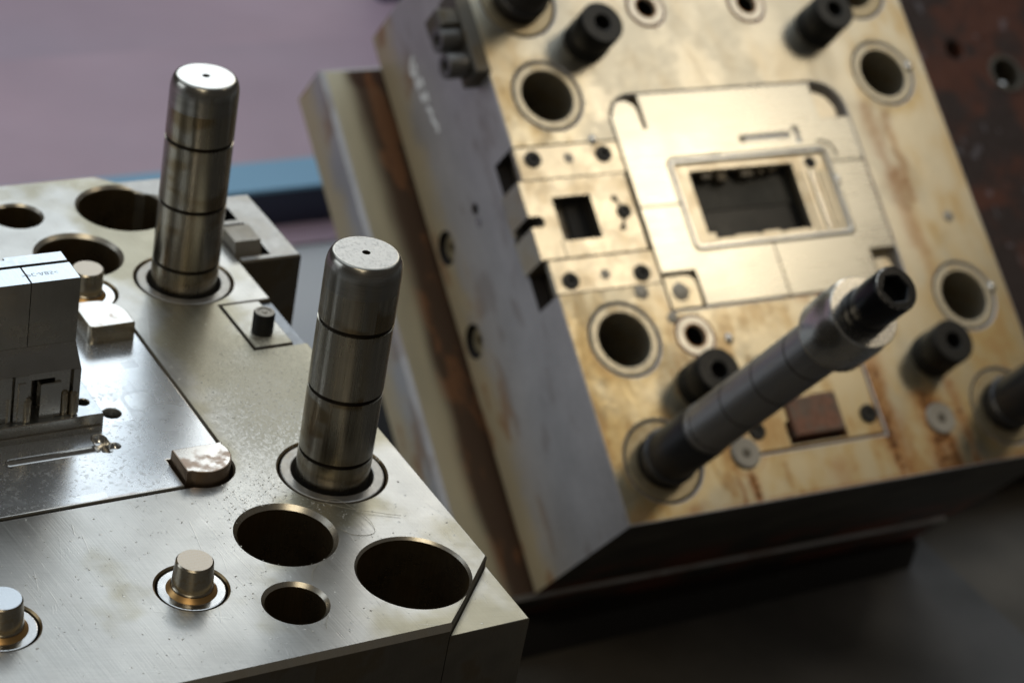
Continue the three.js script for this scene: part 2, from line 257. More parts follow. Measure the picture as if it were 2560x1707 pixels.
    part('end_face', disc(rt - 0.00075, h + 0.00003).translate(x, y, 0), x < -0.2 ? M.coreTop : M.pinTan ?? (M.pinTan = steel([0.42, 0.37, 0.31], 0.36, 0.85, 75, 0.1, 0.5)), pp);
    part('rust_ring', lathe([[rb + 0.0022, -0.00085], [rb + 0.0011, 0.0002], [rb + 0.0001, 0.0013]], 48).translate(x, y, 0), M.rustFilm ?? (M.rustFilm = steel([0.5, 0.3, 0.12], 0.35, 0.9, 33)), pp);
  }
  // insert
  const cvs = document.createElement('canvas'); cvs.width = 1024; cvs.height = 768;
  const X = cvs.getContext('2d'), ux = (x) => (x + 0.2493) / 0.1560 * 1024, uy = (y) => 768 - (y - 0.146) / 0.174 * 768;
  X.fillStyle = '#808080'; X.fillRect(0, 0, 1024, 768);
  const poly = (col, pts) => { X.fillStyle = col; X.beginPath(); pts.forEach((p, i) => (i ? X.lineTo(ux(p[0]), uy(p[1])) : X.moveTo(ux(p[0]), uy(p[1])))); X.fill(); };
  poly('#9a9a9a', rect(-0.148, 0.2115, -0.1285, 0.232)); poly('#686868', rect(-0.1147, 0.2605, -0.1055, 0.2674)); poly('#6c6c6c', rounded(-0.128, 0.218, -0.108, 0.238, 0.006)); poly('#8e8e8e', rounded(-0.126, 0.22, -0.110, 0.236, 0.005));
  poly('#747474', rounded(-0.121, 0.196, -0.0985, 0.222, 0.008)); poly('#8a8a8a', rect(-0.1125, 0.2215, -0.0955, 0.2245)); poly('#727272', rounded(-0.128, 0.15, -0.0955, 0.176, 0.012)); poly('#989898', rect(-0.249, 0.1462, -0.168, 0.1535));
  X.strokeStyle = '#a8a8a8'; X.lineWidth = 2.4; X.beginPath(); X.moveTo(ux(-0.1335), uy(0.147)); X.lineTo(ux(-0.134), uy(0.164)); X.quadraticCurveTo(ux(-0.134), uy(0.172), ux(-0.126), uy(0.174)); X.lineTo(ux(-0.101), uy(0.178)); X.stroke();
  X.strokeStyle = '#5a5a5a'; X.lineWidth = 2; for (const [a, b, c, d] of [[-0.122, 0.245, -0.1215, 0.232], [-0.117, 0.249, -0.1165, 0.233], [-0.1015, 0.255, -0.1015, 0.222]]) { X.beginPath(); X.moveTo(ux(a), uy(b)); X.lineTo(ux(c), uy(d)); X.stroke(); }
  X.strokeStyle = '#4a4a4a'; X.beginPath(); X.arc(ux(-0.117), uy(0.212), 26, -0.3, 1.5); X.stroke();
  const mk = X.getImageData(0, 0, 1024, 768).data, mark = (x, y) => { const i = clamp(Math.floor(ux(x)), 0, 1023), j = clamp(Math.floor(uy(y)), 0, 767); return mk[(j * 1024 + i) * 4] / 255; };
  const insMat = surface(-0.2493, 0.146, 0.156, 0.174, 1280, 1280, (x, y) => {
    const f = fbm(x * 40, y * 40, 5), sm = fbm(x * 160 + 3, y * 160, 4), v = mark(x, y) - 0.5, blot = sst(fbm(x * 700, y * 700, 3), 0.6, 0.74) * sst(fbm(x * 30 + 8, y * 30, 2), 0.4, 0.6);
    let c = tint([0.64, 0.66, 0.68], 0.86 + 0.22 * f + 0.9 * v); c = mixc(c, [0.45, 0.44, 0.42], blot * 0.25);
    const rim = sst(0.1495 + 0.004 * (sm - 0.5) - y, 0, 0.003) ; c = mixc(c, [0.22, 0.12, 0.07], rim * 0.5);
    return { c, r: 0.27 - 0.3 * v + 0.05 * (sm - 0.5) + 0.06 * blot, m: 0.85 - 0.3 * blot, b: 0.5 + 0.4 * v + 0.08 * sm };
  }, {}, 0.0001);
  const insShape = P([[-0.34, 0.1471], [-0.1265, 0.1471], [-0.1265, 0.1718], [-0.0942, 0.1718], [-0.0942, 0.3185], [-0.34, 0.3185]]);
  for (const [x, y, r] of [[-0.1378, 0.2208, 0.0049]]) insShape.holes.push(holeAt(x, y, r));
  const insG = plate(insShape, -0.05, 0.0007, 0.0007, 2, 40);
  const cap = (x0, x1, y, z, r) => { const q = new THREE.CapsuleGeometry(r, x1 - x0, 8, 20); q.rotateZ(Math.PI / 2); q.translate((x0 + x1) / 2, y, z); return q; };
  const tcap = (x, y0, y1, z, r) => { const q = new THREE.CapsuleGeometry(r, y1 - y0, 8, 20); q.translate(x, (y0 + y1) / 2, z); return q; };
  const ins = carve(insG, [insMat, M.steel], [cap(-0.2045, -0.1478, 0.191, 0.0007, 0.0034), tcap(-0.1535, 0.1905, 0.1995, 0.0002, 0.0046), at(new THREE.CylinderGeometry(0.0028, 0.0028, 0.03, 24).rotateX(Math.PI / 2), -0.2055, 0.189, -0.005), at(new THREE.CylinderGeometry(0.003, 0.003, 0.03, 24).rotateX(Math.PI / 2), -0.1527, 0.1885, -0.006)], M.chrome);
  const insM = part('insert', ins, null, A); part('ejector_bore', disc(0.0052, -0.004).translate(-0.1378, 0.2208, 0), M.dark, insM);
  const keyShape = (x0, y0, x1, y1, r) => rounded(x0, y0, x1, y1, r);
  M.key = surface(-0.13, 0.145, 0.04, 0.18, 256, 1024, (x, y) => { const f = fbm(x * 150, y * 150, 4), k = sst(fbm(x * 220 + 2, y * 220, 4) + (y < 0.2 ? 0.12 - (y - 0.15) * 9 : -0.2), 0.45, 0.85); return { c: mixc(tint([0.6, 0.58, 0.55], 0.85 + 0.25 * f), [0.4, 0.22, 0.11], k * 0.6), r: 0.24 + 0.2 * k + 0.1 * f, m: 1 - 0.3 * k }; });
  M.keySide = steel([0.3, 0.22, 0.16], 0.35, 0.9, 35, 0.1, 0.6);
  part('corner_key', plate([[-0.1248, 0.1702], [-0.1248, 0.1492], ...Array.from({ length: 17 }, (_, k) => { const t = (-128 + k * 9.4) * Math.PI / 180; return [-0.112 + 0.0166 * Math.cos(t), 0.162 + 0.0166 * Math.sin(t)]; }), [-0.0960, 0.1702]], -0.02, 0.0078, 0.0008, 2), [M.key, M.keySide], A, 'corner key with rusty front');
  part('corner_key', plate(keyShape(-0.1250, 0.2886, -0.0978, 0.3165, [0.0035, 0, 0.0165, 0.003]), 0, 0.0124, 0.0006, 2), [M.key, M.pinSide], A, 'bright corner key behind the core block');
  // core block
  const core = part('core_block', plate((() => { const q = P(rect(-0.34, 0.2075, -0.1483, 0.262)); q.holes.push(holeAt(-0.1552, 0.2205, 0.0033)); return q; })(), 0.0004, 0.011, 0.0005, 1), [M.coreTop, M.coreSteel], A, 'upright moulding core'); part('ejector_bore', disc(0.0036, 0.0045).translate(-0.1552, 0.2205, 0), M.dark, core);
  const lower = carve(box(-0.34, 0.2106, 0.0112, -0.1618, 0.245, 0.04, 0.0005), [M.coreSteel, M.coreSteel], [
    new THREE.BoxGeometry(0.0232, 0.004, 0.029).translate(-0.1785, 0.2106, 0.0262), new THREE.BoxGeometry(0.013, 0.016, 0.025).translate(-0.1817, 0.2126, 0.0225), new THREE.BoxGeometry(0.0012, 0.01, 0.03).translate(-0.1663, 0.2106, 0.025),
    new THREE.BoxGeometry(0.0016, 0.012, 0.034).translate(-0.1985, 0.2106, 0.024), new THREE.BoxGeometry(0.02, 0.003, 0.016).translate(-0.2105, 0.2106, 0.019)], M.coreSteel);
  part('lower_body', lower, null, core);
  part('tongue', box(-0.1832, 0.2112, 0.0108, -0.1718, 0.2165, 0.0325, 0.0004), M.coreSteel, core);
  part('tongue', box(-0.1956, 0.2098, 0.0108, -0.1915, 0.2165, 0.0355, 0.0004), M.coreSteel, core);
  part('collar', hexa([-0.34, 0.2108, -0.1619, 0.244, 0.0399], [-0.34, 0.2148, -0.1645, 0.2432, 0.0545]), M.coreSteel, core);
  part('round_rib', join(...[[-0.1905, 0.2116, 0.0028], [-0.1645, 0.2118, 0.0024], [-0.1692, 0.2128, 0.0022]].map(([x, y, r]) => lathe([[r, 0.0112], [r, 0.024], [r * 0.6, 0.0258], [0.0001, 0.026]], 20).translate(x, y, 0))), M.pinSide, core);
  part('step', box(-0.34, 0.2062, 0.0004, -0.149, 0.21, 0.0042, 0.0004), M.coreSteel, core);
  const slabs = [box(-0.34, 0.2150, 0.0540, -0.1911, 0.2316, 0.0925, 0.0003), box(-0.1907, 0.2150, 0.0540, -0.1645, 0.2316, 0.0925, 0.0003)];
  const txt = document.createElement('canvas'); txt.width = 1024; txt.height = 256; const C2 = txt.getContext('2d');
  C2.fillStyle = '#fff'; C2.fillRect(0, 0, 1024, 256); C2.save(); C2.translate(0, 256); C2.scale(1, -1); C2.fillStyle = '#555'; C2.font = 'bold 64px sans-serif'; C2.fillText('>PC-ABS<', 600, 150); C2.fillText('41014', 150, 150); C2.restore();
  const td = C2.getImageData(0, 0, 1024, 256).data;
  const engr = surface(-0.2345, 0.2145, 0.07, 0.0175, 1024, 256, (x, y) => { const i = clamp(Math.floor((x + 0.2345) / 0.07 * 1024), 0, 1023), j = clamp(255 - Math.floor((y - 0.2145) / 0.0175 * 256), 0, 255), v = td[(j * 1024 + i) * 4] / 255, f = vn(x * 3000, y * 300), sc = sst(vn(x * 500 + y * 380, y * 30), 0.93, 0.97); return { c: tint([0.46, 0.5, 0.54], (0.35 + 0.65 * v) * (0.92 + 0.1 * f + 0.2 * sc)), r: 0.25 + 0.25 * (1 - v), m: 1 }; });
  for (const sl of slabs) part('front_slab', sl, [engr, M.coreSteel], core);
  const back = carve(box(-0.34, 0.2336, 0.054, -0.1648, 0.2432, 0.0925, 0.0003), [M.coreTop, M.coreSteel], [new THREE.BoxGeometry(0.0042, 0.006, 0.006).translate(-0.1985, 0.2432, 0.0925)], M.coreSteel);
  part('rear_slab', back, null, core);
  part('slab_core', box(-0.339, 0.2312, 0.05, -0.1655, 0.234, 0.088, 0), M.dark, core);
  // locating pad at the right edge
  const pad = part('edge_pad', plate(rect(-0.0325, 0.2642, -0.0082, 0.3127), -0.02, -0.0002, 0.0005), [topMat, M.side], A, 'flush pad with a raised button');
  part('edge_strip', box(-0.0080, 0.2640, -0.02, 0.0004, 0.3127, -0.0026, 0.0004), steel([0.3, 0.32, 0.35], 0.45, 0.7, 71, 0.1, 0.1), pad);
  part('pad_button', lathe([[0.0064, -0.001], [0.0064, 0.0128], [0.0058, 0.0137], [0.0038, 0.0137], [0.0036, 0.0133], [0.0016, 0.0133], [0.0014, 0.0138], [0.0001, 0.0139]], 48).translate(-0.0212, 0.2795, 0), M.oxide, pad); part('button_face', lathe([[0.0058, 0.01372], [0.004, 0.0139], [0.0037, 0.0134], [0.0018, 0.0134], [0.0015, 0.014], [0.0001, 0.0141]], 40).translate(-0.0212, 0.2795, 0), M.dusty, pad);
  // side block on the right edge
  const sb = carve(box(0.0006, 0.3575, -0.13, 0.0416, 0.4385, 0.0003, 0.0012), [M.blockTop ?? (M.blockTop = steel([0.42, 0.41, 0.39], 0.42, 0.7, 72, 0.06, 0.15)), M.side], [new THREE.BoxGeometry(0.0245, 0.041, 0.06).translate(0.0103, 0.3828, 0), new THREE.BoxGeometry(0.022, 0.016, 0.04).translate(0.0095, 0.4155, 0.0)], M.dark);
  part('side_block', sb, null, A, 'dark block bolted to the side edge');
  part('wedge', hexa([0.0015, 0.3615, 0.0205, 0.395, -0.03], [0.0005, 0.3685, 0.0178, 0.388, 0.0082]), M.dusty, A);
}
// ---------------------------------------------------------------- loose bits on the flat half
{
  const r = rng(77), n = 900, g = new THREE.IcosahedronGeometry(0.00042, 0); g.scale(1, 0.45, 0.7);
  const im = new THREE.InstancedMesh(g, flat([0.8, 0.78, 0.72], 0.7, 0.1), n), o = new THREE.Object3D(); let k = 0;
  const bad = [[-0.0441, 0.0452, 0.03], [-0.0931, 0.0936, 0.026], [-0.1126, 0.0407, 0.0165], [-0.0445, 0.1384, 0.031], [-0.1565, 0.0674, 0.0195], [-0.2533, 0.0668, 0.0195], [-0.0424, 0.3462, 0.031]];
  while (k < n) {
    const c = r(); let x, y;
    if (c < 0.45) { x = -0.045 + (r() + r() - 1) * 0.05; y = 0.215 + (r() + r() - 1) * 0.06; } else if (c < 0.8) { x = -0.09 + (r() + r() - 1) * 0.045; y = 0.11 + (r() + r() - 1) * 0.05; } else { x = -0.26 + r() * 0.25; y = 0.005 + r() * 0.14; }
    if (x > -0.003 || y < 0.003 || y > 0.262 && x > -0.034 || x + 0.0475 > y && y < 0.048 && x > -0.05) continue;
    if (x < -0.092 && y > 0.144 || bad.some((b) => Math.hypot(x - b[0], y - b[1]) < b[2])) continue;
    o.position.set(x, G + 0.0001, -y); o.rotation.set(r() * 0.3, r() * 6.3, r() * 0.3); const s = 0.35 + 1.3 * r() * r(); o.scale.set(s * (1 + r()), s, s); o.updateMatrix(); im.setMatrixAt(k++, o.matrix);
  }
  im.name = 'metal_dust'; im.userData = { label: 'pale metal dust and flakes scattered over the flat plate', category: 'dust', kind: 'stuff' }; im.castShadow = im.receiveShadow = true; scene.add(im);
  const hair = (pts, label) => { const c = new THREE.CatmullRomCurve3(pts.map(([x, y, z]) => new THREE.Vector3(x, G + 0.0003 + (z ?? 0), -y))); const m = new THREE.Mesh(new THREE.TubeGeometry(c, 80, 0.00011, 5), flat([0.5, 0.46, 0.36], 0.5, 0)); m.name = nm('loose_fibre'); m.userData = { label, category: 'fibre' }; m.castShadow = true; scene.add(m); };
  hair([[-0.028, 0.090, 0.0004], [-0.04, 0.0965, 0.0006], [-0.055, 0.105, 0.001], [-0.062, 0.1115, 0.0012], [-0.056, 0.113, 0.001], [-0.05, 0.104, 0.0006], [-0.046, 0.09, 0.0004], [-0.0485, 0.081, 0], [-0.06, 0.083, 0], [-0.065, 0.091, 0]], 'long thin fibre looped between the two largest holes and the nearer pillar');
  hair([[-0.0885, 0.0655, 0], [-0.0935, 0.061, 0.0006], [-0.0965, 0.056, 0.0006], [-0.097, 0.0535, 0]], 'short curved fibre between the middle hole and the smallest hole');
  hair([[-0.1015, 0.027, 0], [-0.1055, 0.0215, 0.0005], [-0.107, 0.0175, 0]], 'short fibre in front of the smallest hole near the front edge');
}

// ---------------------------------------------------------------- tilted mould half (u along the lower edge, v up the face, n out of it)
const B = thing('tilted_mold_half', 'tilted steel mould half leaning back with long black pin and rectangular cavity insert', 'injection mould');
const basis = new THREE.Matrix4().makeBasis(new THREE.Vector3(0.99932, -0.00007, 0.03682), new THREE.Vector3(0.02988, 0.58597, -0.80978), new THREE.Vector3(-0.02151, 0.81033, 0.58558));
const BO = new THREE.Vector3(0.3211, -0.24233 + G, -0.31965);
B.quaternion.setFromRotationMatrix(basis); B.position.copy(BO);
{
  const streaks = [[0.06, 0.012, 0, 0.01, 0.5], [0.2, 0.03, 0, 0.01, 0.4], [0.37, 0.012, 0, 0.02, 0.6], [0.3, 0.075, 0, 0.012, 0.7], [0.352, 0.27, 0.16, 0.008, 0.28], [0.362, 0.32, 0.24, 0.005, 0.3], [0.118, 0.03, 0, 0.004, 1], [0.105, 0.03, 0, 0.002, 0.7], [0.311, 0.034, 0, 0.006, 1.2], [0.262, 0.16, 0.0, 0.008, 0.6], [0.345, 0.33, 0.2, 0.007, 0.3], [0.33, 0.08, 0.0, 0.005, 0.6], [0.254, 0.1, 0.0, 0.004, 0.8]];
  const faceMat = surface(0, 0, 0.423, 0.497, 1280, 1536, (x, y) => {
    const f = fbm(x * 14 + 9, y * 14, 5), f2 = fbm(x * 62 + 2, y * 40, 5), g = vn(x * 60 + f * 3, y * 6), h = fbm(x * 300, y * 300, 3), sc = vn(x * 1500 + y * 500, y * 40);
    let c = tint([0.62, 0.58, 0.49], 0.8 + 0.2 * f + 0.14 * h + 0.08 * (sc - 0.5)), m = 1, r = 0.35 + 0.1 * (h - 0.5) + 0.05 * (sc - 0.5);
    const low = 1 - sst(y, 0.04, 0.26), edge = Math.max(sst(x, 0.335, 0.375), 1 - sst(x, 0.01, 0.06)), rings = [[0.0457, 0.1433], [0.3764, 0.1433], [0.0457, 0.3511], [0.3764, 0.3511], [0.0457, 0.045], [0.3764, 0.045]].reduce((q, p) => Math.max(q, 1 - sst(Math.hypot(x - p[0], y - p[1] + 0.004), 0.03, 0.046)), 0);
    const wv = fbm(x * 120 + 1.5 * f, y * 14, 4), broad = clamp(0.15 + 0.75 * low + 0.35 * edge + 0.25 * rings, 0, 1);
    c = mixc(c, [0.5, 0.405, 0.22], broad * (0.66 + 0.2 * sst(f2, 0.3, 0.7)));
    const gy = sst(fbm(x * 26 + 31, y * 20 + 5, 5) + 0.1 * (h - 0.5), 0.46, 0.66); c = mixc(c, [0.43, 0.41, 0.34], gy * 0.55 * (0.35 + 0.65 * broad)); r += 0.05 * gy;
    const tan = sst(0.65 * f2 + 0.35 * wv + 0.1 * low + 0.05 * edge + 0.07 * rings + 0.12 * (h - 0.5), 0.42, 0.8) * (0.3 + 0.7 * Math.max(low, edge, rings));
    c = mixc(c, [0.52, 0.34, 0.12], tan * 0.5); r += 0.07 * tan; m -= 0.12 * tan;
    const deep = sst(0.6 * f2 + 0.4 * wv + 0.1 * low + 0.12 * (h - 0.5), 0.62, 0.76) * (Math.max(low, 0.5 * edge) ** 1.5); c = mixc(c, [0.4, 0.19, 0.055], deep * 0.4); m -= 0.15 * deep;
    const hal = [[0.1619, 0.4244], [0.2613, 0.4237], [0.1078, 0.139], [0.3078, 0.043], [0.1178, 0.0405]].reduce((q, p) => Math.max(q, 1 - sst(Math.abs(Math.hypot(x - p[0], y - p[1] + 0.001) - 0.0165), 0.0005, 0.004)), 0); c = mixc(c, [0.35, 0.16, 0.05], hal * 0.45 * sst(h, 0.35, 0.6));
    let k = 0; for (const [u, v1, v0, w, a] of streaks) if (y < v1 && y > v0 - 0.01) { const d = (x - u - 0.004 * (vn(y * 90, u * 50) - 0.5)) / (w * (0.5 + 0.8 * vn(y * 60, u * 99))); k += a * Math.exp(-d * d) * sst(v1 - y, 0, 0.01) * (0.5 + 0.6 * g) * (0.6 + 0.8 * h); }
    k = clamp(k * 1.5, 0, 1); c = mixc(c, [0.4, 0.16, 0.035], k * 0.85); c = mixc(c, [0.1, 0.04, 0.015], sst(k * (0.6 + 0.7 * h), 0.75, 1.1) * 0.8); m -= 0.3 * k; r += 0.12 * k;
    const e = clamp(1 - y / 0.005, 0, 1) * sst(x, 0.06, 0.12) * sst(fbm(x * 60, 3, 3), 0.3, 0.5); c = mixc(c, [0.36, 0.14, 0.03], e * 0.9); m -= 0.4 * e;
    const rst = Math.exp(-(((y - 0.159) / 0.004) ** 2)) * sst(x, 0.2, 0.24) * sst(0.32 - x, 0, 0.01) * sst(fbm(x * 150, y * 90, 3), 0.4, 0.6); c = mixc(c, [0.4, 0.16, 0.05], rst * 0.8);
    return { c, r, m };
  });
  const sideMat = surface(0, 0.8, 0.497, 0.4, 1024, 512, (v, w) => {   // uv of the flanks: along the edge, 1 - depth
    const n = 1 - w - 0.165, f = fbm(v * 26, n * 34, 5), f2 = fbm(v * 30 + 4, n * 60 + 9, 5), fine = fbm(v * 420, n * 420, 3), ln = vn(v * 40, n * 1800);
    let c = tint([0.53, 0.51, 0.505], 0.72 + 0.28 * f + 0.18 * fine + 0.08 * (ln - 0.5)); const st = sst(-n + 0.035 * (f2 - 0.5) + 0.012 * (fine - 0.5), 0.118, 0.15); c = mixc(c, [0.6, 0.48, 0.27], st * 0.85);
    const sp = sst(f2 + 0.1 * (fine - 0.5), 0.6, 0.76), ru = st * sst(f2, 0.55, 0.7); c = mixc(c, [0.27, 0.21, 0.19], sp * 0.4); c = mixc(c, [0.4, 0.17, 0.05], ru * 0.6);
    return { c, r: 0.46 + 0.12 * (f2 - 0.5) + 0.1 * (fine - 0.5), m: 0.6 - 0.3 * st };
  });
  const underMat = surface(0, 0.8, 0.497, 0.4, 512, 512, (v, w) => { const n = 1 - w - 0.165, f = fbm(v * 22, n * 40, 5), k = sst(-n + 0.05 * (f - 0.5), 0.1, 0.16) * sst(f, 0.35, 0.6); return { c: mixc(tint([0.075, 0.068, 0.055], 0.5 + f), [0.24, 0.06, 0.03], k * 0.8), r: 0.55, m: 0.4 }; });
  const underside = (g) => regroup(g, (p, n, i) => n.getY(i) + n.getY(i + 1) + n.getY(i + 2) < -2.7 && p.getY(i) < 0.01);
  const W = 0.423, H = 0.497, cu = [0.0457, 0.3764];
  const s = P(rect(0, 0, W, H));
  for (const u of cu) { s.holes.push(holeAt(u, 0.1433, 0.0302), holeAt(u, 0.3511, 0.0302), holeAt(u, 0.045, 0.0328), holeAt(u, 0.4365, 0.0328)); }
  s.holes.push(holeAt(0.1619, 0.4244, 0.0174), holeAt(0.2613, 0.4237, 0.0174), holeAt(0.1078, 0.139, 0.0168));
  s.holes.push(holePoly(rounded(0.0951, 0.1612, 0.3248, 0.3471, [0.001, 0.004, 0.026, 0.024]).reverse()), holePoly(rect(0.127, 0.0378, 0.2518, 0.1602).reverse()));
  const zb = (r, d, v, n) => new THREE.CylinderGeometry(r, r, d, 32).rotateZ(Math.PI / 2).translate(0, v, n);
  const main = carve(underside(plate(s, -0.165, 0, 0.0016, 2, 44)), [faceMat, sideMat, underMat], [
    new THREE.BoxGeometry(0.0965 + 0.02, 0.1247, 0.0640).translate(0.0965 / 2 - 0.01, 0.2470, 0),
    zb(0.0145, 0.05, 0.2905, -0.1435), zb(0.0145, 0.05, 0.2075, -0.1435), zb(0.0048, 0.03, 0.2955, -0.08)], flat([0.035, 0.03, 0.03], 0.6, 0.3));
  part('cavity_plate', main, null, B);
  for (const [v, n] of [[0.2905, -0.1435], [0.2075, -0.1435]]) part('side_screw', join(capScrew(0.0105, 0.012, 0.005), disc(0.0105, 0.003)).rotateY(-Math.PI / 2).translate(0.0165, v, n), M.fitting ?? (M.fitting = steel([0.4, 0.35, 0.24], 0.4, 0.8, 90, 0.1, 0.4)), B);
  part('side_plug', disc(0.004, 0).rotateY(-Math.PI / 2).translate(-0.0004, 0.2845, -0.0805), M.chrome, B);
  // rear clamp plate and the gap before it
  const rearMat = steel([0.42, 0.39, 0.34], 0.42, 0.85, 41, 0.05, 0.5);
  part('spacer_plate', box(0.012, 0.004, -0.186, 0.415, 0.47, -0.1655, 0), M.rust, B, 'rusty recessed spacer');
  const clampTop = surface(-0.1, -0.02, 0.6, 0.52, 1024, 512, (x, y) => { const f = fbm(x * 30, y * 9, 4), k = sst(x + 0.016 * (f - 0.5), -0.026, -0.010) , t = sst(y, 0.46, 0.475) * sst(x, -0.03, -0.01); return { c: mixc(tint([0.62, 0.56, 0.4], 0.75 + 0.4 * f), mixc([0.07, 0.032, 0.015], [0.2, 0.08, 0.028], sst(fbm(x * 60, y * 26 + 3, 4), 0.52, 0.66)), clamp(k * 0.95 + t * 0.6, 0, 1)), r: 0.4 + 0.3 * k, m: 0.5 - 0.3 * k }; });
  part('clamp_plate', new THREE.Mesh(underside(plate(rect(-0.0445, 0.0015, 0.434, 0.483), -0.245, -0.186, 0.004, 1)), [clampTop, sideMat, underMat]), null, B);
  // bushings
  const ring = (ro, ri, z) => plate((() => { const q = new THREE.Shape(); q.absarc(0, 0, ro, 0, Math.PI * 2); q.holes.push(holeAt(0, 0, ri)); return q; })(), -0.06, z, 0.0009, 2, 44);
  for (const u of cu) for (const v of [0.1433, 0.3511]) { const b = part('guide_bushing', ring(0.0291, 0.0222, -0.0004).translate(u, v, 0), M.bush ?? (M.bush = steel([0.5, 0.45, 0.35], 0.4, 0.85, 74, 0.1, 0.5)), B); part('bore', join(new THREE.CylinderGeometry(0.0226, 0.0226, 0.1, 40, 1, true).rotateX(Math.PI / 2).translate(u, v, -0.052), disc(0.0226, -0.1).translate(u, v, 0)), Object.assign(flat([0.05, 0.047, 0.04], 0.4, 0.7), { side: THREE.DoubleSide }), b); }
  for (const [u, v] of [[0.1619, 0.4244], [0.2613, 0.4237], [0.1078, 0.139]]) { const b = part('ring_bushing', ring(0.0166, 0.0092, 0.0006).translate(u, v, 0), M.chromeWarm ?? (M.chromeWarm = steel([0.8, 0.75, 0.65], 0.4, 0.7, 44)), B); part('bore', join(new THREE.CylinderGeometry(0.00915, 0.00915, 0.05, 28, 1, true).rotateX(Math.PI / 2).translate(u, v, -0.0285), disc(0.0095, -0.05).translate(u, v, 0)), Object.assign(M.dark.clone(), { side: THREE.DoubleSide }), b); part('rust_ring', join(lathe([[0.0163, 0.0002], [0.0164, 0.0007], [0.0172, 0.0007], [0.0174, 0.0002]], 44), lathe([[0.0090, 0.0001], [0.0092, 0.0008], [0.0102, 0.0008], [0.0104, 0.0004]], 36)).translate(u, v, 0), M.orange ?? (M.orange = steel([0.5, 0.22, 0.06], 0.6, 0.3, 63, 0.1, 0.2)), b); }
  // long pins in the corners
  part('rust_line', join(box(0.32435, 0.196, -0.01, 0.32505, 0.2735, 0.0002, 0), box(0.2, 0.1604, -0.01, 0.3245, 0.1612, 0.0002, 0)), flat([0.25, 0.11, 0.03], 0.7, 0.2), B);
  const rodMat = steel([0.38, 0.37, 0.365], 0.36, 0.85, 45, 0.25, 0.1), rodLow = steel([0.05, 0.05, 0.053], 0.35, 0.6, 46, 0.1, 0.1);
  const rodP = [[0.0193, 0.066]]; rodP.push([0.0193, 0.069], [0.01985, 0.0695], [0.01985, 0.0725], [0.0195, 0.073]); rodP.push([0.0195, 0.236], [0.0183, 0.2365], [0.0183, 0.239]);
  const tipHex = join(capScrew(0.0158, 0.038, 0.0092, 0.0016).translate(0, 0, 0.278), lathe([[0.0164, 0.2786], [0.0166, 0.2795], [0.0166, 0.2838], [0.0158, 0.2846]], 56), disc(0.0095, 0.304));
  for (const [u, v] of [[0.0457, 0.045], [0.0457, 0.4365], [0.3764, 0.045], [0.3764, 0.4365]]) {
    part('pin_seat', ring(0.0315, 0.0212, -0.0006).translate(u, v, 0), M.seat ?? (M.seat = steel([0.42, 0.35, 0.23], 0.42, 0.8, 73, 0.1, 0.6)), B);
    if (u > 0.3 && v > 0.4) { part('bore', disc(0.0215, -0.05).translate(u, v, 0), M.dark, B); continue; }
    const rod = part('long_pin', lathe(rodP, 72).translate(u, v, 0), rodMat, B);
    part('lower_sleeve', lathe([[0.0203, -0.05], [0.0203, 0.006], [0.0225, 0.008], [0.0225, 0.012], [0.0205, 0.0135], [0.0205, 0.0625], [0.0198, 0.0645], [0.0198, 0.0668]], 72).translate(u, v, 0), rodLow, rod);
    part('groove_ring', join(...[0.0755, 0.121, 0.165, 0.209].map((z) => lathe([[0.0194, z - 0.0009], [0.0196, z - 0.0006], [0.0196, z + 0.0006], [0.0194, z + 0.0009]], 64))).translate(u, v, 0), M.groove, rod);
    part('collar', lathe([[0.0188, 0.239], [0.0258, 0.2392], [0.0264, 0.241], [0.0264, 0.2665], [0.0252, 0.2692], [0.0252, 0.2777], [0.0245, 0.2785], [0.012, 0.2785]], 72).translate(u, v, 0), M.collar ?? (M.collar = steel([0.64, 0.62, 0.58], 0.25, 1, 55, 0.06, 0.12)), rod);
    part('cap_screw', tipHex.clone().translate(u, v, 0), M.glossBlack, rod); part('worn_rim', lathe([[0.0157, 0.3133], [0.0156, 0.3146], [0.0148, 0.3156], [0.0141, 0.3162]], 56).translate(u, v, 0.0002), M.worn ?? (M.worn = surface(0, 0, 1, 1, 256, 64, (a, b) => { const k = sst(fbm(a * 40, b * 5, 3), 0.42, 0.6); return { c: mixc([0.02, 0.02, 0.02], [0.5, 0.47, 0.42], k), r: 0.3, m: 0.9 }; })), rod);
  }
  // black spacers with a socket
  for (const [u, v] of [[0.0943, 0.3955], [0.3222, 0.397], [0.0965, 0.0985], [0.3207, 0.0955]]) {
    const q = new THREE.Shape(); q.absarc(0, 0, 0.0183, 0, Math.PI * 2); q.holes.push(holeAt(0, 0, 0.0066));
    const b = part('black_stop', join(plate(q, 0.011, 0.033, 0.0012, 2, 40), lathe([[0.0178, -0.002], [0.0178, 0.0115], [0.01, 0.0116]], 48), disc(0.0068, 0.02)).translate(u, v, 0), M.oxide, B);
    part('step_ring', ring(0.0188, 0.016, 0.0).translate(u, v, 0.0115), M.oxide, b);
  }
  // slide and its two rails
  const rails = [[0.2807, 0.3084], [0.1856, 0.2132]];
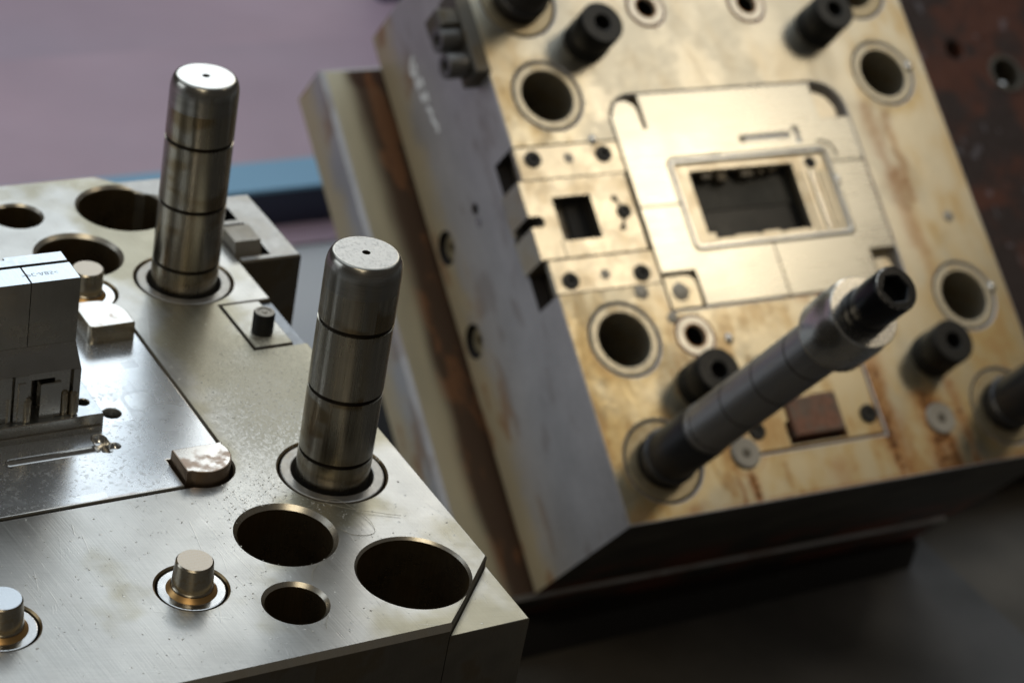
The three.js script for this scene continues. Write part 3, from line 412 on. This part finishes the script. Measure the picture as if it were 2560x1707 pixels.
  for (const [v0, v1] of rails) {
    const rl = part('slide_rail', join(box(0.0008, v0, -0.0055, 0.0944, v1, -0.0003, 0.0005), box(0.013, v0, -0.03, 0.0944, v1, -0.005, 0.0004)), M.warmSteel, B);
    for (const u of [0.0151, 0.0789]) { const vv = v0 < 0.2 ? 0.1952 : 0.2978; const sc = part('rail_screw', capScrew(0.0071, 0.0015, 0.0031, 0.0005).translate(u, vv, -0.0002), M.oxide, rl); part('socket', disc(0.0035, 0).translate(u, vv, 0.0002), M.dark, sc); }
    part('dowel', lathe([[0.0042, -0.001], [0.0042, 0.0001], [0.0038, 0.0004], [0.0001, 0.0004]], 28).translate(0.047, v0 < 0.2 ? 0.1978 : 0.2968, 0), M.dusty, rl);
  }
  const slide = carve(box(-0.0045, 0.2139, -0.031, 0.0916, 0.28, 0.0004, 0.0005), [M.warmSteel, M.warmSteel], [new THREE.BoxGeometry(0.0343, 0.037, 0.03).translate(0.0377, 0.2463, 0), new THREE.BoxGeometry(0.014, 0.0094, 0.05).translate(-0.003, 0.2458, 0), new THREE.CylinderGeometry(0.0047, 0.0047, 0.05, 24).rotateX(Math.PI / 2).translate(0.004, 0.2458, 0), new THREE.BoxGeometry(0.0009, 0.016, 0.01).translate(0.0183, 0.2205, 0)], M.side);
  part('slide', slide, null, B, 'slide between two screwed rails');
  part('slide_floor', box(0.0206, 0.2279, -0.029, 0.0546, 0.2647, -0.0145, 0), M.side, B); part('slide_step', box(0.036, 0.2279, -0.0146, 0.0546, 0.2647, -0.0118, 0), M.dark, B);
  part('slide_gap', box(0.0919, 0.2139, -0.03, 0.0946, 0.2799, -0.006, 0), M.dark, B);
  part('slide_cavity', box(-0.001, 0.2409, -0.03, 0.0095, 0.2507, -0.02, 0), M.dark, B); part('slide_spring', lathe([[0.0022, 0], [0.0022, 0.006], [0.0001, 0.006]], 16).rotateY(-Math.PI / 2).translate(-0.0005, 0.2435, -0.027), M.chrome, B);
  const loc = part('small_latch', join(capScrew(0.0058, 0.0022, 0.0026, 0.0005), disc(0.003, 0.0008), ...[[-0.005, 0.0121, 0.0024], [-0.0051, -0.0131, 0.0024]].map(([a, b, r]) => lathe([[r, 0], [r, 0.0009], [0.0001, 0.001]], 16).translate(a, b, 0)), ...[[1, 0.0125], [-1, -0.0125]].map(([sg]) => new THREE.BoxGeometry(0.0016, 0.007, 0.0012).rotateZ(sg * 0.35).translate(-0.003, sg * 0.0085, 0.0004))).translate(0.0802, 0.2472, 0.0004), M.oxide, B);
  // cavity insert: three blocks with seams, floor showing in the corner sockets
  const cavMat = surface(0.09, 0.155, 0.24, 0.2, 768, 640, (x, y) => { const f = fbm(x * 30, y * 30, 4), g = 0.6 * vn(x * 40, y * 1800) + 0.4 * vn(x * 90, y * 700); return { c: tint([0.52, 0.5, 0.44], 0.82 + 0.2 * f + 0.22 * (g - 0.5)), r: 0.29 + 0.1 * (f - 0.5) + 0.08 * (g - 0.5), m: 1 }; });
  const arc = (cx, cy, r, a0, a1, n = 8) => Array.from({ length: n + 1 }, (_, i) => { const t = (a0 + (a1 - a0) * i / n) * Math.PI / 180; return [cx + r * Math.cos(t), cy + r * Math.sin(t)]; });
  const upper = P([[0.0957, 0.2492], [0.1333, 0.2492], [0.1333, 0.2825], ...arc(0.1388, 0.2825, 0.0055, 180, 90), [0.2852, 0.288], ...arc(0.2852, 0.2825, 0.0055, 90, 0), [0.2907, 0.2738], [0.3242, 0.2738], [0.3242, 0.3133], [0.2945, 0.3133], [0.2945, 0.3465], [0.1256, 0.3465], [0.1256, 0.3163], [0.1222, 0.3163], [0.1222, 0.3302], ...arc(0.1102, 0.3302, 0.012, 0, 180), [0.0957, 0.33]]);
  part('cavity_insert', carve(plate(upper, -0.03, 0.0006, 0.0006), [cavMat, M.warmSteel], [cap2(0.216, 0.256, 0.3008, 0.0006, 0.0032), new THREE.CylinderGeometry(0.0036, 0.0036, 0.03, 20).rotateX(Math.PI / 2).translate(0.2118, 0.3002, 0), tcap2(0.2655, 0.296, 0.305, 0.0006, 0.0036)], M.chrome), null, B, 'upper block of the cavity insert');
  function cap2(x0, x1, y, z, r) { const q = new THREE.CapsuleGeometry(r, x1 - x0, 8, 16); q.rotateZ(Math.PI / 2); return q.translate((x0 + x1) / 2, y, z); }
  function tcap2(x, y0, y1, z, r) { return new THREE.CapsuleGeometry(r, y1 - y0, 8, 16).translate(x, (y0 + y1) / 2, z); }
  part('cavity_insert', plate([[0.1268, 0.1622], [0.2069, 0.1622], [0.2069, 0.208], [0.139, 0.208], ...arc(0.1388, 0.2135, 0.0055, 270, 180), [0.1333, 0.2487], [0.0957, 0.2487], [0.0957, 0.1928], [0.1268, 0.1928]], -0.03, 0.0006, 0.0006), [cavMat, M.warmSteel], B, 'lower left block of the cavity insert');
  part('cavity_insert', plate([[0.2077, 0.1622], [0.298, 0.1622], [0.298, 0.1935], [0.3242, 0.1935], [0.3242, 0.2732], [0.2907, 0.2732], [0.2907, 0.2135], ...arc(0.2852, 0.2135, 0.0055, 0, -90), [0.2077, 0.208]], -0.03, 0.0003, 0.0006), [cavMat, M.warmSteel], B, 'lower right block of the cavity insert');
  const flo = P(rect(0.0953, 0.1615, 0.3246, 0.3469)); flo.holes.push(holePoly(rect(0.1515, 0.2172, 0.2533, 0.2775).reverse())); part('insert_floor', plate(flo, -0.04, -0.0135, 0), M.warmSteel, B);
  part('corner_cover', plate(rounded(0.0958, 0.1622, 0.1245, 0.1895, [0, 0.001, 0.008, 0.001]), -0.02, 0, 0.0006), [faceMat, M.warmSteel], B);
  part('corner_socket', plate(rounded(0.2955, 0.314, 0.3165, 0.3395, [0.001, 0.004, 0.02, 0.001]), -0.014, -0.0035, 0.0006), M.warmSteel, B);
  part('corner_socket', plate(rounded(0.0965, 0.316, 0.1185, 0.3385, [0.001, 0.001, 0.01, 0.018]), -0.014, -0.0025, 0.0006), M.warmSteel, B);
  part('corner_socket', plate(rounded(0.302, 0.164, 0.318, 0.186, [0.001, 0.001, 0.006, 0.001]), -0.014, -0.004, 0.0006), M.warmSteel, B);
  // window of the insert
  const fr = P(rounded(0.1344, 0.209, 0.2897, 0.287, 0.006)); fr.holes.push(holePoly(rounded(0.1378, 0.2125, 0.2865, 0.2835, 0.003).reverse()));
  const win = part('window_frame', plate(fr, -0.02, 0.0016, 0.0014, 4), M.frame ?? (M.frame = steel([0.72, 0.71, 0.68], 0.22, 1, 80, 0.03, 0)), B);
  const deck = P(rect(0.1377, 0.2124, 0.2866, 0.2836)); deck.holes.push(holePoly(rect(0.152, 0.2178, 0.2528, 0.2768).reverse()));
  part('deck', plate(deck, -0.012, -0.0022, 0.0005), M.warmSteel, win);
  for (const [u, w] of [[0.2572, 0.003], [0.2655, 0.0045], [0.2745, 0.003], [0.2802, 0.0022]]) part('rib', box(u, 0.2155, -0.003, u + w, 0.268, -0.0006, 0.0004), u === 0.2655 ? M.coreSteel : M.warmSteel, win);
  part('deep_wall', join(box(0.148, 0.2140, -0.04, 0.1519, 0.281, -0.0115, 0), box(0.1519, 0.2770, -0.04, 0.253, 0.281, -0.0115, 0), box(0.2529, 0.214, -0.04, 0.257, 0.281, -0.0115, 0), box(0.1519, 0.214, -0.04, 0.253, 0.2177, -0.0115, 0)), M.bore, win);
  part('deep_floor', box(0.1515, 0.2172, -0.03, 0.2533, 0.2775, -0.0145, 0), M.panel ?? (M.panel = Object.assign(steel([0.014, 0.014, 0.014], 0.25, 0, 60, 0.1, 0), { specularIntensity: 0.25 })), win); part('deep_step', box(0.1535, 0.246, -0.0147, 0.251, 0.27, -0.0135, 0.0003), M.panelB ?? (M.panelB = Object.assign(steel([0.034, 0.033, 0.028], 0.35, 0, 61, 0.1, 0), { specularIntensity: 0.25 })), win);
  for (const [a, b, h] of [[0.166, 0.176, 0.006], [0.181, 0.1895, 0.009], [0.204, 0.216, 0.007], [0.222, 0.226, 0.006], [0.232, 0.239, 0.004]]) part('tooth', box(a, 0.2772 - h, -0.016, b, 0.2776, -0.006, 0.0004), M.side, win);
  for (const [a, b, h] of [[0.153, 0.16, 0.006], [0.178, 0.2, 0.0022], [0.205, 0.222, 0.003], [0.23, 0.25, 0.0018]]) part('tooth', box(a, 0.217, -0.016, b, 0.2176 + h, -0.004, 0.0004), M.warmSteel, win);
  part('corner_hole', disc(0.0055, -0.0019).translate(0.2715, 0.2755, 0), M.dark, win);
  part('hook_groove', new THREE.TorusGeometry(0.0118, 0.0011, 8, 24, 2.2).rotateZ(-0.35).translate(0.2862, 0.2812, 0.0006), M.side, win); part('bead', new THREE.SphereGeometry(0.0034, 20, 14).scale(0.8, 1.2, 0.5).translate(0.2905, 0.2565, 0.0008), M.chrome, win);
  part('seal_groove', join(box(0.1392, 0.2881, 0.0003, 0.186, 0.289, 0.0009, 0), box(0.172, 0.2879, 0.0003, 0.186, 0.2893, 0.001, 0)), M.groove, win);
  // lower block with the copper coloured stop
  const lb = P(rect(0.1279, 0.0392, 0.2508, 0.1594)); lb.holes.push(holePoly(rect(0.162, 0.0415, 0.2158, 0.0785).reverse()));
  const lbm = part('lower_block', plate(lb, -0.03, -0.0003, 0.0006), [faceMat, M.rust], B);
  part('pocket_floor', box(0.16, 0.0396, -0.03, 0.2175, 0.08, -0.0125, 0), M.dark, lbm); part('stop_block', box(0.1665, 0.0462, -0.0124, 0.2145, 0.0775, 0.0035, 0.0012), M.copper, lbm, 'reddish brown stop block');
  for (const [u, r] of [[0.2413, 0.0078], [0.1345, 0.0072]]) part('block_screw', join(capScrew(r, 0.0016, 0.0034, 0.0005), disc(0.0038, 0.0004)).translate(u, 0.0562, -0.0002), M.oxide, lbm);
  for (const [u, v, r] of [[0.3078, 0.043, 0.0135], [0.1178, 0.0405, 0.0125]]) { const bt = part('plug_button', lathe([[r, -0.001], [r, 0.0016], [r - 0.001, 0.0026], [r * 0.5, 0.0024], [0.0001, 0.0024]], 40).translate(u, v, 0), M.dusty, B); part('plug_dimple', lathe([[r * 0.3, 0.0024], [r * 0.24, 0.0032], [0.0001, 0.0033]], 24).translate(u, v, 0), M.side, bt); }
  for (const [u, v, r] of [[0.1076, 0.1762, 0.0075], [0.0933, 0.1555, 0.005], [0.3895, 0.2145, 0.005], [0.073, 0.1795, 0.006]]) part('dowel', lathe([[r, -0.0005], [r, 0.0004], [r - 0.0006, 0.0007], [0.0001, 0.0007]], 28).translate(u, v, 0), M.dusty, B);
  for (const [u, v] of [[0.4055, 0.355], [0.4068, 0.147], [0.073, 0.31], [0.137, 0.133]]) part('index_ball', new THREE.SphereGeometry(0.0032, 18, 12).scale(1, 1.4, 0.6).translate(u, v, 0.0005), M.chrome, B);
  // lock bar with two screws on the left flank, paint marker scribble
  part('lock_bar', join(box(-0.013, 0.3725, -0.022, 0.0, 0.447, 0.006, 0.001), box(-0.03, 0.4155, -0.022, -0.012, 0.431, 0.004, 0.002)), M.side, B);
  for (const v of [0.409, 0.3862]) part('lock_screw', join(capScrew(0.0102, 0.019, 0.0052, 0.0012), disc(0.0056, 0.008)).rotateY(-Math.PI / 2).translate(-0.0125, v, -0.008), M.latch ?? (M.latch = steel([0.16, 0.155, 0.15], 0.4, 0.7, 62, 0.1, 0.2)), B);
  const sq = (pts) => new THREE.TubeGeometry(new THREE.CatmullRomCurve3(pts.map(([v, n]) => new THREE.Vector3(-0.0002, v, n))), 40, 0.0024, 6).scale(0.35, 1, 1);
  part('paint_mark', join(sq([[0.447, -0.104], [0.4435, -0.112], [0.436, -0.1155], [0.4345, -0.109], [0.4415, -0.106]]), sq([[0.433, -0.106], [0.4275, -0.1125], [0.421, -0.1115], [0.425, -0.104], [0.417, -0.104]]), sq([[0.415, -0.111], [0.4085, -0.1095], [0.411, -0.1025], [0.403, -0.1035]]), sq([[0.4, -0.1075], [0.394, -0.103], [0.3885, -0.1045], [0.381, -0.101], [0.3745, -0.1015]])), M.chalk, B, 'white hand-written paint marks');
}
// ---------------------------------------------------------------- what carries and backs the tilted half
function inB(o) { o.quaternion.setFromRotationMatrix(basis); o.position.copy(BO); return o; }
{
  const rp = inB(thing('rusty_plate', 'dark rusty steel plate with holes behind the right edge of the tilted half', 'steel plate'));
  const rustMat = surface(0, 0, 1, 0.8, 1024, 768, (x, y) => { const f = fbm(x * 30, y * 30, 5), g = fbm(x * 90 + 3, y * 90, 4), k = sst(f, 0.42, 0.68), w = sst(vn(x * 120, y * 120) * fbm(x * 25 + 7, y * 25, 2), 0.52, 0.6); return { c: mixc(mixc([0.055, 0.034, 0.027], [0.13, 0.046, 0.026], k), [0.3, 0.28, 0.3], w * 0.35), r: 0.55 + 0.2 * g, m: 0.35, b: g }; }, {}, 0.0008);
  const s = P(rect(0.32, 0.05, 1.05, 0.75)); s.holes.push(holeAt(0.755, 0.464, 0.0175), holeAt(0.7, 0.495, 0.01));
  part('slab', plate(s, -0.29, -0.25, 0.003, 2), rustMat, rp);
  part('hole_ring', plate((() => { const q = new THREE.Shape(); q.absarc(0.755, 0.464, 0.0215, 0, Math.PI * 2); q.holes.push(holeAt(0.755, 0.464, 0.0165)); return q; })(), -0.285, -0.249, 0.001), M.side, rp);
  part('bolt_tip', new THREE.SphereGeometry(0.008, 20, 14).translate(0.752, 0.4535, -0.262), M.chrome, rp); part('bore_plug', box(0.68, 0.43, -0.31, 0.79, 0.52, -0.284, 0), M.dark, rp);
  const leg = part('prop', box(0.6, 0.06, -0.45, 0.9, 0.3, -0.3, 0.002), M.dark, rp);
  const blk = thing('support_block', 'black support block under the lower edge of the tilted half', 'support block');
  part('block', at(new THREE.BoxGeometry(0.44, 0.03, 0.16), 0.54, 0.019, -0.52), flat([0.02, 0.018, 0.017], 0.7, 0), blk);
  part('rail', at(new THREE.BoxGeometry(0.42, 0.14, 0.2), 0.55, 0.074, -0.72), flat([0.02, 0.018, 0.017], 0.7, 0), blk);
}
renderer.render(scene, camera);
